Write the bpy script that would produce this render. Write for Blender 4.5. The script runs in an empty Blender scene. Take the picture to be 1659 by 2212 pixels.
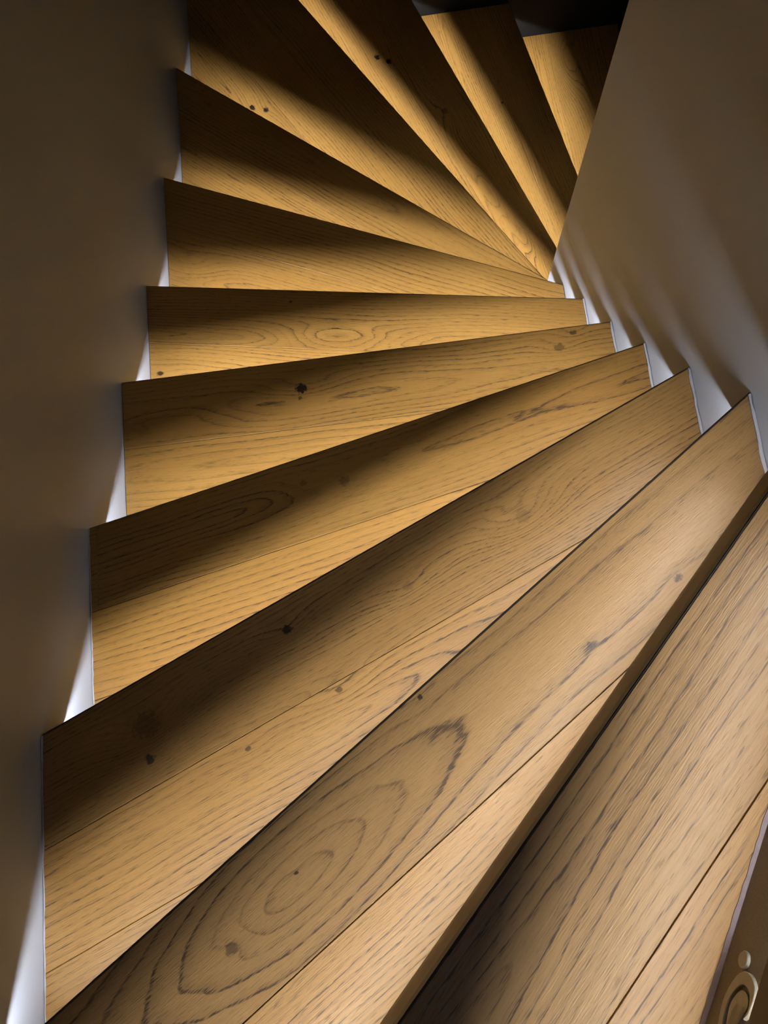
import bpy, math, random
from mathutils import Matrix, Vector

scene = bpy.context.scene
COL = scene.collection

# ------------------------------------------------------------------ camera
cam_data = bpy.data.cameras.new('camera')
cam_data.sensor_fit = 'VERTICAL'
cam_data.sensor_height = 24.0
cam_data.lens = 24.0 * 1642.08 / 2212.0
cam_data.clip_start = 0.01
camera = bpy.data.objects.new('camera', cam_data)
camera.matrix_world = Matrix((
    (0.9923167, 0.11571164, 0.04379941, 0.5877359),
    (-0.10454126, 0.9735039, -0.20337471, -0.23154368),
    (-0.06617172, 0.19723327, 0.97812082, 2.35012838),
    (0, 0, 0, 1)))
COL.objects.link(camera)
scene.camera = camera

# ------------------------------------------------------------------ light
world = bpy.data.worlds.new('world')
scene.world = world
world.use_nodes = True
world.node_tree.nodes['Background'].inputs[0].default_value = (0.5, 0.5, 0.55, 1)
world.node_tree.nodes['Background'].inputs[1].default_value = 0.002

LED_STRENGTH = 190.0
LED_COLOR = (0.95, 0.985, 1.04, 1)

lamp_data = bpy.data.lights.new('ceiling_light', 'AREA')
lamp_data.shape = 'RECTANGLE'
lamp_data.size = 0.7
lamp_data.size_y = 0.7
lamp_data.energy = 1.35
lamp_data.color = (0.68, 0.84, 1.0)
lamp = bpy.data.objects.new('ceiling_light', lamp_data)
lamp.location = (0.55, -1.25, 4.12)
COL.objects.link(lamp)

vs = scene.view_settings
vs.view_transform = 'Standard'
vs.look = 'None'
vs.gamma = 1.0
vs.use_curve_mapping = False
vs.exposure = 0.0

cyc = scene.cycles
cyc.max_bounces = 4
cyc.diffuse_bounces = 3
cyc.glossy_bounces = 1
cyc.transmission_bounces = 0
cyc.caustics_reflective = False
cyc.caustics_refractive = False
cyc.use_adaptive_sampling = True
cyc.adaptive_threshold = 0.16
cyc.adaptive_min_samples = 20
cyc.sample_clamp_indirect = 30.0
cyc.use_light_tree = True

# ------------------------------------------------------------------ plan of the stair (metres)
H = 0.175            # rise
W = 1.0275           # clear width between outer and inner wall
D = 2.238            # far wall
YE = 0.7936          # where the inner wall turns the corner
REAR = -2.4
FAR = 3.2
CEIL = 4.15
OV = 0.022           # nosing overhang
THICK = 0.058        # depth of the front edge
PL = 0.016           # oak plank thickness
PW = 0.1475          # oak plank width
LOW, HIGH = -2, 10

# nosing lines: anchor point and direction in degrees
NOSE = {
    10: ((0.8587, -0.3955), 61.37),
    9: ((0.0, -1.0931), 46.625),
    8: ((0.0, -0.6517), 34.984),
    7: ((0.0, -0.2710), 23.407),
    6: ((0.0, 0.0714), 12.060),
    5: ((0.0, 0.4170), -0.056),
    4: ((0.0, 0.7343), -9.814),
    3: ((0.0, 1.1545), -24.532),
    2: ((0.0, 1.6670), -40.311),
    1: ((0.2639, 2.2380), -59.495),
    0: ((0.7477, 2.2380), -70.692),
    -1: ((1.1669, 2.2380), -79.474),
    -2: ((1.6262, 2.2380), -87.597),
}


def frame(k):
    (ax, ay), deg = NOSE[k]
    a = math.radians(deg)
    return (ax, ay), (math.cos(a), math.sin(a)), (-math.sin(a), math.cos(a))


def to_uv(k, p):
    A, t, n = frame(k)
    dx, dy = p[0] - A[0], p[1] - A[1]
    return dx * t[0] + dy * t[1], -(dx * n[0] + dy * n[1])


# half planes (a, b, c): keep a*x + b*y <= c
def behind(k, v):     # points at least v behind the nosing of step k
    A, t, n = frame(k)
    return (n[0], n[1], n[0] * A[0] + n[1] * A[1] - v)


def ahead(k, v):      # points at most v behind the nosing of step k
    a, b, c = behind(k, v)
    return (-a, -b, -c)


def clip(poly, hp):
    a, b, c = hp
    out = []
    for i in range(len(poly)):
        p, q = poly[i], poly[(i + 1) % len(poly)]
        dp, dq = a * p[0] + b * p[1] - c, a * q[0] + b * q[1] - c
        if dp <= 0:
            out.append(p)
        if (dp < 0 < dq) or (dq < 0 < dp):
            f = dp / (dp - dq)
            out.append((p[0] + f * (q[0] - p[0]), p[1] + f * (q[1] - p[1])))
    res = []
    for p in out:
        if not res or math.hypot(p[0] - res[-1][0], p[1] - res[-1][1]) > 1e-6:
            res.append(p)
    if len(res) > 1 and math.hypot(res[0][0] - res[-1][0], res[0][1] - res[-1][1]) < 1e-6:
        res.pop()
    return res


BIG = [(-6, -6), (8, -6), (8, 8), (-6, 8)]


def region(hps, inset=0.0):
    poly = BIG
    for a, b, c in hps:
        poly = clip(poly, (a, b, c - inset))
        if len(poly) < 3:
            return []
    return poly


def wall_planes(k, gl=0.0012, gr=0.0042):
    if k == 10:
        return [(-1, 0, -gl), (1, 0, W - gl), (0, -1, -REAR - gl)]
    if k >= 2:
        return [(-1, 0, -gl), (1, 0, W - (gr if k >= 4 else gl)), (0, 1, D - gl)]
    return [(-1, 0, -gl), (0, 1, D - gl), (0, -1, -YE - gl)]


# ------------------------------------------------------------------ materials
class E:
    """tiny expression helper over shader math nodes"""
    nt = None

    def __init__(self, s):
        self.s = s

    @staticmethod
    def m(op, *args, clamp=False):
        n = E.nt.nodes.new('ShaderNodeMath')
        n.operation = op
        n.use_clamp = clamp
        for i, a in enumerate(args):
            if isinstance(a, E):
                E.nt.links.new(a.s, n.inputs[i])
            else:
                n.inputs[i].default_value = a
        return E(n.outputs[0])

    def __add__(self, o): return E.m('ADD', self, o)
    def __radd__(self, o): return E.m('ADD', self, o)
    def __sub__(self, o): return E.m('SUBTRACT', self, o)
    def __rsub__(self, o): return E.m('SUBTRACT', o, self)
    def __mul__(self, o): return E.m('MULTIPLY', self, o)
    def __rmul__(self, o): return E.m('MULTIPLY', self, o)
    def __truediv__(self, o): return E.m('DIVIDE', self, o)


def step_(x, lo, hi, a=0.0, b=1.0):
    n = E.nt.nodes.new('ShaderNodeMapRange')
    n.interpolation_type = 'SMOOTHSTEP'
    E.nt.links.new(x.s, n.inputs[0])
    for i, v in zip((1, 2, 3, 4), (lo, hi, a, b)):
        n.inputs[i].default_value = v
    return E(n.outputs[0])


def noise(x, y, z=0.0, detail=2.0, rough=0.5, dims='3D'):
    c = E.nt.nodes.new('ShaderNodeCombineXYZ')
    for i, a in enumerate((x, y, z)):
        if isinstance(a, E):
            E.nt.links.new(a.s, c.inputs[i])
        else:
            c.inputs[i].default_value = a
    n = E.nt.nodes.new('ShaderNodeTexNoise')
    n.noise_dimensions = dims
    n.inputs['Scale'].default_value = 1.0
    n.inputs['Detail'].default_value = detail
    n.inputs['Roughness'].default_value = rough
    E.nt.links.new(c.outputs[0], n.inputs['Vector'])
    return E(n.outputs[0])


def noise2(x, y, detail=1.0):
    return noise(x, y, 0.0, detail, 0.5, '2D')


def mixc(fac, a, b, blend='MIX'):
    n = E.nt.nodes.new('ShaderNodeMix')
    n.data_type = 'RGBA'
    n.blend_type = blend
    for idx, v in ((0, fac), (6, a), (7, b)):
        if isinstance(v, E):
            E.nt.links.new(v.s, n.inputs[idx])
        elif hasattr(v, 'is_output'):
            E.nt.links.new(v, n.inputs[idx])
        else:
            n.inputs[idx].default_value = v if idx == 0 else (*v, 1)
    return n.outputs[2]


def new_mat(name):
    m = bpy.data.materials.new(name)
    m.use_nodes = True
    E.nt = m.node_tree
    return m, m.node_tree.nodes['Principled BSDF']


def attr(name):
    n = E.nt.nodes.new('ShaderNodeAttribute')
    n.attribute_name = name
    return E(n.outputs['Fac'])


# knots per step: (u, v, half length, half width, ring push, darkness, dark core radius)
KNOTS = {
    8: [(0.440, 0.064, .02, .01, .004, 0.9, .0022),
        (0.330, 0.078, .03, .012, .012, 0.6, .006), (0.683, 0.009, .03, .015, .006, .9, .003),
        (1.016, 0.109, .03, .012, .003, .75, .004), (0.879, 0.096, .02, .01, .004, .6, .003)],
    7: [(0.145, 0.064, .07, .032, .030, 0.40, .017), (0.129, 0.110, .03, .014, .007, 0.85, .006),
        (0.390, 0.045, .04, .018, .012, 0.9, .006), (0.778, 0.072, .07, .035, .030, 0.25, .009),
        (0.577, 0.077, .05, .02, .014, 0.3, .006), (0.416, 0.159, .07, .03, .018, 0.7, .004),
        (0.261, 0.167, .04, .02, .010, 0.7, .003)],
    6: [(0.462, 0.067, .12, .03, .022, 0.45, .008), (0.391, 0.047, .05, .02, .010, 0.4, .005)],
    5: [(0.380, 0.062, .10, .035, .030, 1.0, .0095), (0.375, 0.083, .03, .012, .006, .8, .0035),
        (0.946, 0.014, .03, .014, .010, 0.7, .005), (0.913, 0.042, .04, .018, .012, 0.55, .008),
        (0.10, 0.095, .16, .028, .03, 0.0, 0.0)],
    4: [(0.473, 0.118, .14, .03, .045, 0.0, 0.0), (0.357, 0.031, .02, .01, .004, 0.8, .003),
        (0.063, 0.222, .05, .02, .012, 0.9, .006)],
    3: [(0.15, 0.225, .10, .04, .04, 0.0, 0.0)],
    2: [],
    1: [(0.487, 0.362, .05, .02, .012, 1.0, .0075), (0.524, 0.332, .05, .02, .012, 1.0, .0075)],
    0: [(0.263, 0.214, .05, .02, .012, 1.0, .0085), (0.299, 0.184, .05, .02, .012, 1.0, .0085),
        (0.576, 0.099, .08, .03, .03, 0.5, .01), (0.927, 0.095, .12, .03, .05, 0.0, 0.0),
        (1.116, 0.071, .12, .03, .05, 0.0, 0.0)],
    -1: [(0.411, 0.162, .04, .015, .008, .9, .004)],
    -2: [(0.12, 0.24, .16, .05, .07, 0.0, 0.0)],
    9: [(0.60, 0.08, .3, .05, -.03, 0.0, 0.0), (0.95, 0.128, .06, .02, .01, 0.0, 0.0)],
    10: [],
}


# oak colour saturation by step, reduced on the uppermost ones
SATURATION = {10: 0.90, 9: 0.90, 8: 0.92, 7: 0.96}


def oak(k):
    m, bsdf = new_mat('oak_step')
    uvn = E.nt.nodes.new('ShaderNodeUVMap')
    uvn.uv_map = 'grain'
    sp = E.nt.nodes.new('ShaderNodeSeparateXYZ')
    E.nt.links.new(uvn.outputs[0], sp.inputs[0])
    u, v = E(sp.outputs[0]), E(sp.outputs[1])
    seed, heart, spacing, tone = attr('seed'), attr('heart'), attr('spacing'), attr('tone')
    u0, slope = attr('apex'), attr('slope')
    us = u + seed * 7.31
    vs_ = v + seed * 3.17
    n1 = noise2(us * 1.1, seed * 3.7, 0.0) - 0.45
    n2 = noise2(us * 2.0, vs_ * 8.0, 1.0) - 0.5
    n3 = noise2(us * 9.0, vs_ * 55.0, 2.0) - 0.5
    pn = noise2(us * 46.0, vs_ * 760.0, 1.0)
    dd = n1 * 0.09 + E.m('TANH', (u - u0) * 4.5) * (slope * 0.2)
    vv = v - heart
    r = E.m('SQRT', vv * vv + dd * dd)
    r = r + n2 * 0.026 + n3 * 0.0060 + (pn - 0.5) * 0.0030
    core = None
    wn = noise2(u * 160.0, v * 160.0, 1.0) - 0.5 if any(q[5] > 0 for q in KNOTS[k]) else None
    for (ku, kv, ru, rv, push, dark, cr) in KNOTS[k]:
        du, dv = u - ku, v - kv
        a, b = du * (1 / ru), dv * (1 / rv)
        r = r + E.m('EXPONENT', (a * a + b * b) * -1.0) * push
        if dark > 0:
            wob = wn * (cr * 1.3)
            dist = E.m('SQRT', du * du * 0.7 + dv * dv) + wob
            c = step_(dist, cr * 0.75, cr * 1.35, dark, 0.0)
            core = c if core is None else E.m('MAXIMUM', core, c)
    rs = r / spacing
    ring = E.m('FRACT', rs)
    wnode = E.nt.nodes.new('ShaderNodeTexWhiteNoise')
    wnode.noise_dimensions = '1D'
    E.nt.links.new((E.m('FLOOR', rs) + seed).s, wnode.inputs['W'])
    amp = E(wnode.outputs['Value'])
    line = step_(ring, 0.35, 0.93) * step_(ring, 0.93, 1.0, 1.0, 0.0)
    thin = step_(ring, 0.80, 0.90) * step_(ring, 0.94, 1.0, 1.0, 0.0)
    fibre = noise2(us * 9.0, vs_ * 330.0, 2.0)
    pore = step_(pn, 0.62, 0.69)
    patch = noise2(us * 1.8, vs_ * 9.0, 2.0)
    dash = step_(pn, 0.34, 0.54)
    vis = step_(n2, -0.16, 0.14, 0.45, 1.0)
    lines = (line * (amp * 0.34 + 0.07) + thin * dash * (amp * 1.0 + 0.25)) * vis
    base = mixc(patch, (0.365, 0.178, 0.036), (0.515, 0.280, 0.070))
    base = mixc(step_(fibre, 0.35, 0.7) * 0.20, base, (0.27, 0.135, 0.042))
    c = mixc(E.m('MULTIPLY', lines, 0.88, clamp=True), base, (0.080, 0.044, 0.019))
    c = mixc(pore * (line * 0.45 + 0.17), c, (0.12, 0.062, 0.024))
    sx = E.nt.nodes.new('ShaderNodeHueSaturation')
    E.nt.links.new(c, sx.inputs['Color'])
    E.nt.links.new(tone.s, sx.inputs['Value'])
    sx.inputs['Saturation'].default_value = SATURATION.get(k, 1.0)
    c = sx.outputs[0]
    if core is not None:
        c = mixc(core, c, (0.022, 0.013, 0.008))
    E.nt.links.new(c, bsdf.inputs['Base Color'])
    ro = 0.36 + fibre * 0.10 + pore * 0.12
    E.nt.links.new(ro.s, bsdf.inputs['Roughness'])
    bsdf.inputs['Specular IOR Level'].default_value = 0.5
    hgt = fibre * 0.3 - pn * 0.8
    bp = E.nt.nodes.new('ShaderNodeBump')
    bp.inputs['Strength'].default_value = 0.5
    bp.inputs['Distance'].default_value = 0.0006
    E.nt.links.new(hgt.s, bp.inputs['Height'])
    E.nt.links.new(bp.outputs[0], bsdf.inputs['Normal'])
    return m


def plain(name, col, rough, var=0.0, scale=20.0, bump=0.0, metal=0.0, spec=0.5):
    m, bsdf = new_mat(name)
    tc = E.nt.nodes.new('ShaderNodeTexCoord')
    sp = E.nt.nodes.new('ShaderNodeSeparateXYZ')
    E.nt.links.new(tc.outputs['Object'], sp.inputs[0])
    x, y, z = (E(sp.outputs[i]) for i in range(3))
    n = noise(x * scale, y * scale, z * scale, 3.0)
    lo = tuple(c * (1 - var) for c in col)
    hi = tuple(min(1, c * (1 + var)) for c in col)
    E.nt.links.new(mixc(n, lo, hi), bsdf.inputs['Base Color'])
    bsdf.inputs['Roughness'].default_value = rough
    bsdf.inputs['Metallic'].default_value = metal
    bsdf.inputs['Specular IOR Level'].default_value = spec
    if bump:
        bp = E.nt.nodes.new('ShaderNodeBump')
        bp.inputs['Strength'].default_value = 0.6
        bp.inputs['Distance'].default_value = bump
        E.nt.links.new(n.s, bp.inputs['Height'])
        E.nt.links.new(bp.outputs[0], bsdf.inputs['Normal'])
    return m


M_WALL = plain('white_wall_paint', (0.525, 0.565, 0.655), 0.5, 0.02, 9.0, spec=0.5)
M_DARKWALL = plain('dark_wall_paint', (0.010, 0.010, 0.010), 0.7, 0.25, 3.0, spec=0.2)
M_FLOOR = plain('dark_slate', (0.035, 0.035, 0.038), 0.6, 0.3, 6.0, spec=0.2)
M_CEIL = plain('ceiling_paint', (0.62, 0.61, 0.60), 0.8, 0.02, 5.0)
M_BOARD = plain('stair_board', (0.22, 0.15, 0.08), 0.7, 0.1, 30.0)
M_EDGE = plain('dark_edge_band', (0.016, 0.011, 0.008), 0.5, 0.3, 60.0)
M_NOSE = plain('oak_front_edge', (0.26, 0.15, 0.055), 0.5, 0.18, 40.0)
M_RISER = plain('riser_embossed_film', (0.21, 0.165, 0.105), 0.5, 0.5, 700.0, 0.0012, metal=0.1)
M_RELIEF = plain('riser_relief_pewter', (0.36, 0.335, 0.26), 0.36, 0.18, 160.0, metal=0.3)
M_CAULK = plain('white_caulk', (0.50, 0.48, 0.52), 0.6, 0.15, 200.0)
M_CAULK_WORN = plain('worn_caulk', (0.36, 0.29, 0.30), 0.6, 0.15, 200.0)
M_ALU = plain('led_profile', (0.5, 0.5, 0.5), 0.4, 0.02, 50.0, metal=0.8)


def led_mat(glow):
    m, b = new_mat('led_strip')
    b.inputs['Base Color'].default_value = (0.9, 0.9, 0.85, 1)
    b.inputs['Emission Color'].default_value = LED_COLOR
    b.inputs['Emission Strength'].default_value = LED_STRENGTH * glow
    m.cycles.emission_sampling = 'FRONT'
    return m


# ------------------------------------------------------------------ mesh helpers
def link(name, verts, faces, mat, parent=None, uv=None, attrs=None):
    off = Vector(parent.location) if parent is not None else Vector((0, 0, 0))
    if parent is not None and parent.parent is not None:
        off = off + Vector(parent.parent.location)
    me = bpy.data.meshes.new(name)
    me.from_pydata([tuple(Vector(p) - off) for p in verts], [], faces)
    if uv:
        lay = me.uv_layers.new(name='grain')
        for poly in me.polygons:
            for li in poly.loop_indices:
                lay.data[li].uv = uv(verts[me.loops[li].vertex_index])
    for an, val in (attrs or {}).items():
        a = me.attributes.new(an, 'FLOAT', 'POINT')
        for d in a.data:
            d.value = val
    me.materials.append(mat)
    me.validate()
    me.update()
    o = bpy.data.objects.new(name, me)
    COL.objects.link(o)
    if parent is not None:
        o.parent = parent
    return o


def prism(rings):
    """stack of equal-length closed rings of 3D points -> verts, faces (capped)"""
    n = len(rings[0])
    verts = [p for r in rings for p in r]
    faces = [tuple(range(n))[::-1]]
    for j in range(len(rings) - 1):
        for i in range(n):
            a, b = j * n + i, j * n + (i + 1) % n
            faces.append((a, b, b + n, a + n))
    faces.append(tuple(range((len(rings) - 1) * n, len(rings) * n)))
    return verts, faces


def slab(poly, z0, z1):
    return prism([[(x, y, z0) for x, y in poly], [(x, y, z1) for x, y in poly]])


def box(x0, x1, y0, y1, z0, z1):
    return slab([(x0, y0), (x1, y0), (x1, y1), (x0, y1)], z0, z1)


def structure(name, geo, mat, label, cat):
    o = link(name, geo[0], geo[1], mat)
    o['kind'] = 'structure'
    o['label'] = label
    o['category'] = cat
    return o


# ------------------------------------------------------------------ the setting
Z0 = -3 * H
structure('wall_left', box(-0.14, 0, REAR, D + 0.14, Z0, CEIL), M_WALL,
          'plain off-white wall along the left, outer ends of the steps', 'wall')
structure('wall_right', box(W, FAR, REAR, YE, Z0, CEIL), M_WALL,
          'off-white inner wall on the right that the steps fan around', 'wall')
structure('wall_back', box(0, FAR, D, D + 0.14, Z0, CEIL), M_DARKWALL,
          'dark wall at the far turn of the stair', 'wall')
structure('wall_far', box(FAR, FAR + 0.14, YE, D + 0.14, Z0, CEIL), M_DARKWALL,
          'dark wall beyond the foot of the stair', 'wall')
structure('wall_rear', box(-0.14, FAR, REAR - 0.14, REAR, Z0, CEIL), M_WALL,
          'off-white wall behind the top landing', 'wall')
structure('floor', box(-0.14, FAR + 0.14, REAR - 0.14, D + 0.14, Z0 - 0.1, Z0), M_FLOOR,
          'dark floor at the foot of the stair', 'floor')
structure('ceiling', box(-0.14, FAR + 0.14, REAR - 0.14, D + 0.14, CEIL, CEIL + 0.1), M_CEIL,
          'pale ceiling over the stairwell', 'ceiling')

# ------------------------------------------------------------------ steps
# how far in front of each nosing its strip throws light onto the step below
THROW = {10: (.205, .14), 9: (.27, .18), 8: (.18, .13), 7: (.155, .13), 6: (.195, .18), 5: (.17, .19),
         4: (.175, .225), 3: (.175, .20), 2: (.185, .20), 1: (.155, .13), 0: (.15, .15), -1: (.20, .20)}
# brightness of each strip relative to the rest
GLOW = {10: .82, 9: 1.05, 8: .78, 7: .95, 6: 1.05, 5: 1.5, 4: 1.6, 3: 1.4, 2: 1.5, 1: 1.35, 0: 1.35, -1: 1.4}
# per plank overrides: (heart, spacing, tone, seed)
PLANK = {   # heart, ring spacing, tone, seed, apex, slope
    (9, 0): (0.05, 0.013, 0.86, 3.2, 0.70, 0.05), (9, 1): (0.30, 0.010, 1.0, 1.4, 0.3, 0.05),
    (8, 0): (0.074, 0.0150, 0.84, 6.1, 0.36, 0.34), (8, 1): (0.40, 0.008, 1.04, 2.3, 0.5, 0.04),
    (7, 0): (0.16, 0.0065, 0.84, 4.4, 0.9, 0.06), (7, 1): (0.20, 0.011, 1.04, 8.7, 0.42, 0.10),
    (7, 2): (0.5, 0.010, 0.98, 5.5, 0.3, 0.05),
    (6, 0): (0.06, 0.008, 0.80, 9.1, 0.42, 0.12), (6, 1): (0.30, 0.013, 1.04, 0.6, 0.2, 0.10),
    (5, 0): (0.085, 0.0085, 0.92, 2.9, 0.30, 0.12), (5, 1): (0.20, 0.015, 1.05, 7.7, 0.1, 0.18),
    (4, 0): (0.122, 0.0075, 0.88, 1.9, 0.47, 0.10), (4, 1): (0.24, 0.010, 1.05, 3.8, 0.1, 0.15),
}
LABEL = {
    10: ('stair_landing', 'top landing edge with an embossed scroll on its riser, bottom right corner', 'landing'),
    9: ('stair_step', 'widest-looking oak step below the embossed riser, straight streaky grain, bottom right', 'stair step'),
    8: ('stair_step', 'oak step with large dark arched grain, second step below the embossed riser', 'stair step'),
    7: ('stair_step', 'oak step made of three planks with a dark oval knot near the left wall', 'stair step'),
    6: ('stair_step', 'oak step with a small filler strip at its left end, dark smoky middle', 'stair step'),
    5: ('stair_step', 'oak step with one round black knot left of its middle', 'stair step'),
    4: ('stair_step', 'oak step with an almost level front edge and oval grain rings mid-plank', 'stair step'),
    3: ('stair_step', 'oak step just beyond the step with the level front edge', 'stair step'),
    2: ('stair_step', 'oak step whose front edge runs to the inner wall corner, black outer corner', 'stair step'),
    1: ('stair_step', 'deep corner winder step, mostly dark, two black knots near its lit back edge', 'stair step'),
    0: ('stair_step', 'narrow winder step with two black knots at the top of the photo', 'stair step'),
    -1: ('stair_step', 'second lowest oak winder step, squared end against the dark back wall', 'stair step'),
    -2: ('stair_step', 'lowest oak winder step in view, partly hidden behind the right wall', 'stair step'),
}
rnd = random.Random(11)


def strip_poly(k, v0, v1, gl=0.0012, gr=0.0012):
    return region(wall_planes(k, gl, gr) + [behind(k, v0), ahead(k, v1)])


def tidy(poly, d=0.003):
    out = []
    for p in poly:
        if not out or math.hypot(p[0] - out[-1][0], p[1] - out[-1][1]) > d:
            out.append(p)
    if len(out) > 2 and math.hypot(out[0][0] - out[-1][0], out[0][1] - out[-1][1]) < d:
        out.pop()
    return out


def inset(poly, d):
    """move every edge of a counter-clockwise convex polygon inwards by d"""
    m, out = len(poly), []
    for i in range(m):
        a, p, b = poly[i - 1], poly[i], poly[(i + 1) % m]
        e1 = Vector((p[0] - a[0], p[1] - a[1])).normalized()
        e2 = Vector((b[0] - p[0], b[1] - p[1])).normalized()
        n1, n2 = Vector((-e1.y, e1.x)), Vector((-e2.y, e2.x))
        q = (n1 + n2) / max(0.12, 1 + n1.dot(n2))
        out.append((p[0] + q.x * d, p[1] + q.y * d))
    return out


def centroid(poly):
    return (sum(p[0] for p in poly) / len(poly), sum(p[1] for p in poly) / len(poly))


def make_step(k):
    name, label, cat = LABEL[k]
    z = k * H
    walls = wall_planes(k)
    back = [ahead(k + 1, OV)] if k < HIGH else []
    full = region(walls + [behind(k, 0.0)] + back)
    cx, cy = centroid(full)
    root = bpy.data.objects.new(name, None)
    root.location = (cx, cy, z - H)
    COL.objects.link(root)
    root['label'] = label
    root['category'] = cat
    root['group'] = 'oak winder steps'
    wood = oak(k)
    uvf = lambda p: (lambda q: (q[0], q[1] + (z - p[2])))(to_uv(k, p))
    vmax = max(to_uv(k, p)[1] for p in full)

    # oak planks side by side, parallel to the nosing
    eb = 0.0017 if k >= 7 else 0.0012
    i, v0 = 0, eb
    while v0 < vmax and i < 12:
        v1 = (i + 1) * PW
        pieces = [[]]
        if k == 6 and i == 0:
            pieces = [[(1, 0, 0.0150)], [(-1, 0, -0.0150)]]
        for j, extra in enumerate(pieces):
            gap = 0.0005 if k >= 8 else 0.0003
            lo = v0 if i == 0 else v0 + gap
            hps = walls + [behind(k, lo), ahead(k, v1 - gap)] + back + extra
            p0 = tidy(region(hps))
            if len(p0) < 3:
                continue
            p1 = inset(p0, 0.0008)
            ar = abs(sum(p0[a][0] * p0[(a + 1) % len(p0)][1] - p0[(a + 1) % len(p0)][0] * p0[a][1]
                         for a in range(len(p0)))) / 2
            if ar < 2e-5:
                continue
            geo = prism([[(x, y, z - PL) for x, y in p0], [(x, y, z - 0.0008) for x, y in p0],
                         [(x, y, z) for x, y in p1]])
            he, spc, to, se, ap, sl = PLANK.get((k, i), (
                i * PW + rnd.uniform(-0.06, 0.2), rnd.uniform(0.007, 0.012), rnd.uniform(0.92, 1.05),
                rnd.uniform(0, 10), rnd.uniform(0.1, 0.9), rnd.uniform(0.02, 0.10)))
            link('plank', geo[0], geo[1], wood, root, uvf,
                 {'heart': he, 'spacing': spc, 'tone': to, 'seed': se + 0.37 * j,
                  'apex': ap, 'slope': sl})
        v0, i = v1, i + 1

    # dark edge band on the front of the planks, chamfered
    a, b = strip_poly(k, 0.0, eb), strip_poly(k, 0.0006, eb)
    if len(a) == len(b):
        geo = prism([[(x, y, z - PL) for x, y in a], [(x, y, z - 0.0012) for x, y in a],
                     [(x, y, z - 0.0002) for x, y in b]])
        link('edge_band', geo[0], geo[1], M_EDGE, root)
    # front strip hanging below it
    p = strip_poly(k, 0.0006, 0.0066)
    g = slab(p, z - THICK, z - PL)
    link('nosing_strip', g[0], g[1], M_NOSE, root)
    # board under the planks
    p = region(wall_planes(k, .0012, .0012) + [behind(k, 0.0066)] + back)
    g = slab(p, z - 0.0415, z - PL)
    link('tread_board', g[0], g[1], M_BOARD, root)
    # riser
    p = strip_poly(k, OV, OV + 0.012)
    g = slab(p, z - H, z - 0.0415)
    riser = link('riser', g[0], g[1], M_RISER, root)
    # light strip on a tilted profile tucked behind the front strip
    if k > LOW:
        sb, sf = 0.0146, 0.0131
        mo, mi = ((t + 0.0066) / (H - THICK) for t in THROW[k])

        def rail(sv, dz):
            q = strip_poly(k, 0.0066 + sv, 0.4, 0.012, 0.012)
            e = [p for p in q if abs(to_uv(k, p)[1] - 0.0066 - sv) < 1e-5]
            e.sort(key=lambda p: to_uv(k, p)[0])
            return [(p[0], p[1], z - THICK + d) for p, d in zip((e[0], e[-1]), dz)]
        f0, f1 = rail(sf, (sf / (0.78 * mo), sf / (0.78 * mi)))
        b0, b1 = rail(sb, (sb / (1.18 * mo), sb / (1.18 * mi)))
        t0, t1 = rail(sf, (0.0165, 0.0165))
        c0, c1 = rail(sb, (0.0165, 0.0165))
        link('led_profile', [f0, f1, b0, b1, t0, t1, c0, c1],
             [(0, 1, 5, 4), (2, 6, 7, 3), (0, 4, 6, 2), (1, 3, 7, 5), (4, 5, 7, 6)], M_ALU, root)
        led = link('led_strip', [f0, f1, b1, b0], [(0, 1, 2, 3)], led_mat(GLOW[k]), root)
        nrm = led.data.polygons[0].normal
        assert nrm.z < 0 and nrm.x * frame(k)[2][0] + nrm.y * frame(k)[2][1] > 0
        led['label'] = 'glowing light strip under the nosing'
    return root, riser


def bead(parent, k, side, w, hgt, jitter, seed):
    """wobbly caulk line along the wall end of a step"""
    r = random.Random(seed)
    z = k * H
    poly = region(wall_planes(k) + [behind(k, 0.001), ahead(k + 1, OV)])
    xs = 0.0 if side < 0 else W
    edge = [p for p in poly if abs(p[0] - xs) < 0.01]
    y0, y1 = min(p[1] for p in edge), max(p[1] for p in edge)
    n = max(6, int((y1 - y0) / 0.012))
    rings = []
    for i in range(n + 1):
        y = y0 + (y1 - y0) * i / n
        ww = w * (1 + r.uniform(-jitter, jitter))
        hh = hgt * (1 + r.uniform(-jitter, jitter))
        g = 0.0008 + max(0, r.uniform(-0.0006, 0.0012))
        a = xs - side * g
        b = xs - side * ww
        ring = [(a, y, z - 0.004), (b, y, z - 0.004), (b, y, z + hh * 0.5), (a, y, z + hh)]
        rings.append(ring if side > 0 else ring[::-1])
    g = prism(rings)
    link('caulk_bead', g[0], g[1], M_CAULK, parent)


STEPS = {}
for k in range(HIGH, LOW - 1, -1):
    STEPS[k], riser_k = make_step(k)
    if k == HIGH:
        top_riser = riser_k
for k, w in ((8, 0.0046), (7, 0.0044), (6, 0.0042), (5, 0.0040), (4, 0.0038)):
    bead(STEPS[k], k, 1, w, 0.0022, 0.25, k)
for k in (7, 6):
    bead(STEPS[k], k, -1, 0.0026, 0.0016, 0.3, 30 + k)

# ------------------------------------------------------------------ embossed scroll on the top riser
RP, RT, RN = (0.878, -0.406), (0.47922935, 0.87768971), (-0.87768971, 0.47922935)


def on_riser(a, b, out):
    return (RP[0] + RT[0] * a + RN[0] * out, RP[1] + RT[1] * a + RN[1] * out, 9 * H + b)


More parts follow.
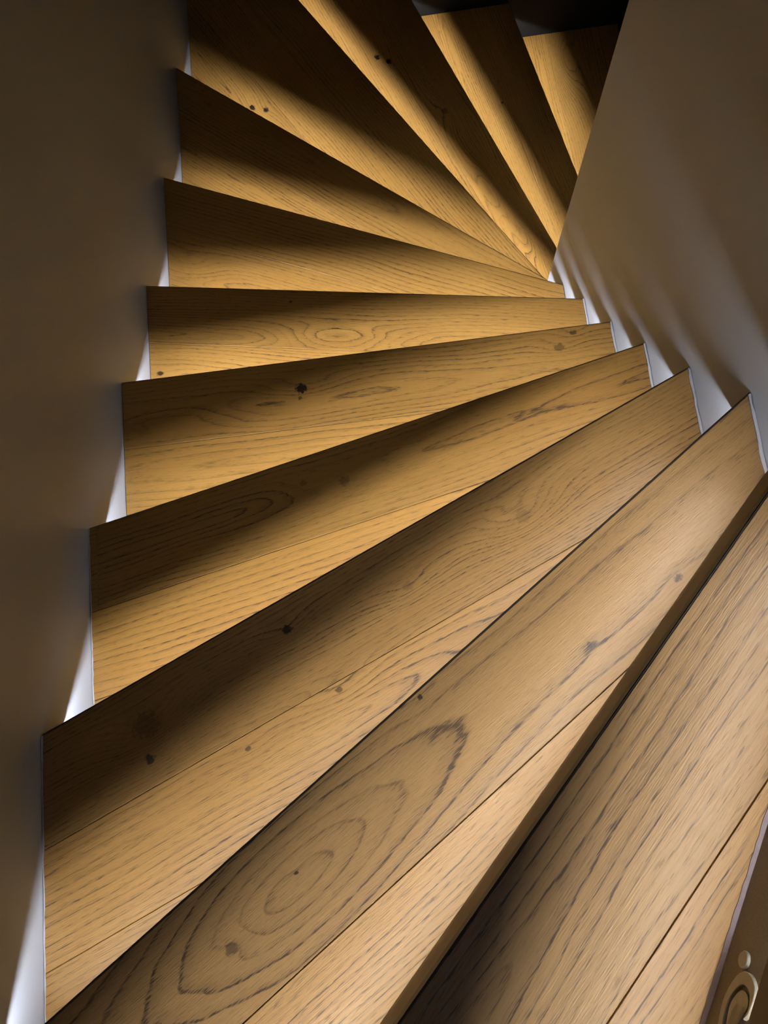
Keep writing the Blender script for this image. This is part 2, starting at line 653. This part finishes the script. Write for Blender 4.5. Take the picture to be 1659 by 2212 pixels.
def smooth_closed(pts, sharp, n=4):
    out, m = [], len(pts)
    for i in range(m):
        p0, p1, p2, p3 = pts[i - 1], pts[i], pts[(i + 1) % m], pts[(i + 2) % m]
        if i in sharp:
            p0 = p1
        if (i + 1) % m in sharp:
            p3 = p2
        for j in range(n):
            t = j / n
            out.append(tuple(0.5 * (2 * p1[c] + (p2[c] - p0[c]) * t + (2 * p0[c] - 5 * p1[c] + 4 * p2[c] - p3[c]) * t * t
                                    + (3 * p1[c] - p0[c] - 3 * p2[c] + p3[c]) * t ** 3) for c in range(2)))
    return out


def offset_in(pts, d):
    m, out = len(pts), []
    area = sum(pts[i][0] * pts[(i + 1) % m][1] - pts[(i + 1) % m][0] * pts[i][1] for i in range(m))
    s = 1 if area > 0 else -1
    for i in range(m):
        a, b = pts[i - 1], pts[(i + 1) % m]
        tx, ty = b[0] - a[0], b[1] - a[1]
        l = math.hypot(tx, ty) or 1
        out.append((pts[i][0] - s * ty / l * d, pts[i][1] + s * tx / l * d))
    return out


def relief(name, pts, sharp, label):
    c = smooth_closed(pts, sharp)
    i = offset_in(c, 0.0005)
    rings = [[on_riser(a, b, 0.0) for a, b in c], [on_riser(a, b, 0.0024) for a, b in c],
             [on_riser(a, b, 0.0030) for a, b in i]]
    g = prism(rings)
    o = link(name, g[0], g[1], M_RELIEF, top_riser)
    o['label'] = label


band_outer = [(-0.225, 0.052), (-0.20, 0.041), (-0.1719, 0.0313), (-0.1596, 0.0282), (-0.1486, 0.0282), (-0.1386, 0.0321), (-0.1301, 0.0371),
              (-0.1246, 0.0424), (-0.1213, 0.0484), (-0.1197, 0.0555), (-0.1201, 0.063), (-0.1228, 0.0699),
              (-0.1264, 0.0743), (-0.1317, 0.076), (-0.138, 0.0763), (-0.1439, 0.0756), (-0.1484, 0.0736),
              (-0.1522, 0.0698), (-0.1488, 0.0704), (-0.1443, 0.0723), (-0.1404, 0.0724), (-0.1345, 0.0695),
              (-0.1314, 0.0657), (-0.1302, 0.0589), (-0.131, 0.0521), (-0.1352, 0.046), (-0.1413, 0.0412),
              (-0.1491, 0.0377), (-0.1578, 0.0368), (-0.1685, 0.0387), (-0.20, 0.0475)]
band_inner = [(-0.185, 0.054), (-0.1657, 0.0448), (-0.1538, 0.0415), (-0.1458, 0.0438), (-0.1388, 0.0488), (-0.1345, 0.0548),
              (-0.1344, 0.0621), (-0.1368, 0.0684), (-0.1415, 0.0706), (-0.1469, 0.0689), (-0.1457, 0.0667),
              (-0.1434, 0.0654), (-0.1427, 0.0621), (-0.1438, 0.0574), (-0.1475, 0.0528), (-0.1529, 0.0495),
              (-0.1595, 0.048), (-0.164, 0.0488)]
dot = [(-0.1074, 0.0377), (-0.1076, 0.0426), (-0.1097, 0.0459), (-0.1132, 0.0478), (-0.1172, 0.0471),
       (-0.1207, 0.0432), (-0.1217, 0.0383), (-0.1197, 0.0337), (-0.116, 0.0313), (-0.1123, 0.0319), (-0.1094, 0.0345)]
relief('scroll_relief', band_outer, {0, 17}, 'smooth raised outer scroll band')
relief('scroll_relief', band_inner, {0, 9}, 'smooth raised inner scroll band')
relief('dot_relief', dot, set(), 'smooth raised round dot')

# caulk where the top riser meets the step below
r = random.Random(5)
rings = []
for i in range(80):
    a = 0.15 - 0.62 * i / 79
    w = 0.0036 * (1 + r.uniform(-0.15, 0.15))
    rings.append([on_riser(a, -0.002, 0.0), on_riser(a, -0.002, w), on_riser(a, 0.0012, w), on_riser(a, 0.0032, 0.0)])
rings = [[p for p in q] for q in rings]
g = prism(rings)
link('caulk_bead', g[0], g[1], M_CAULK_WORN, STEPS[9])
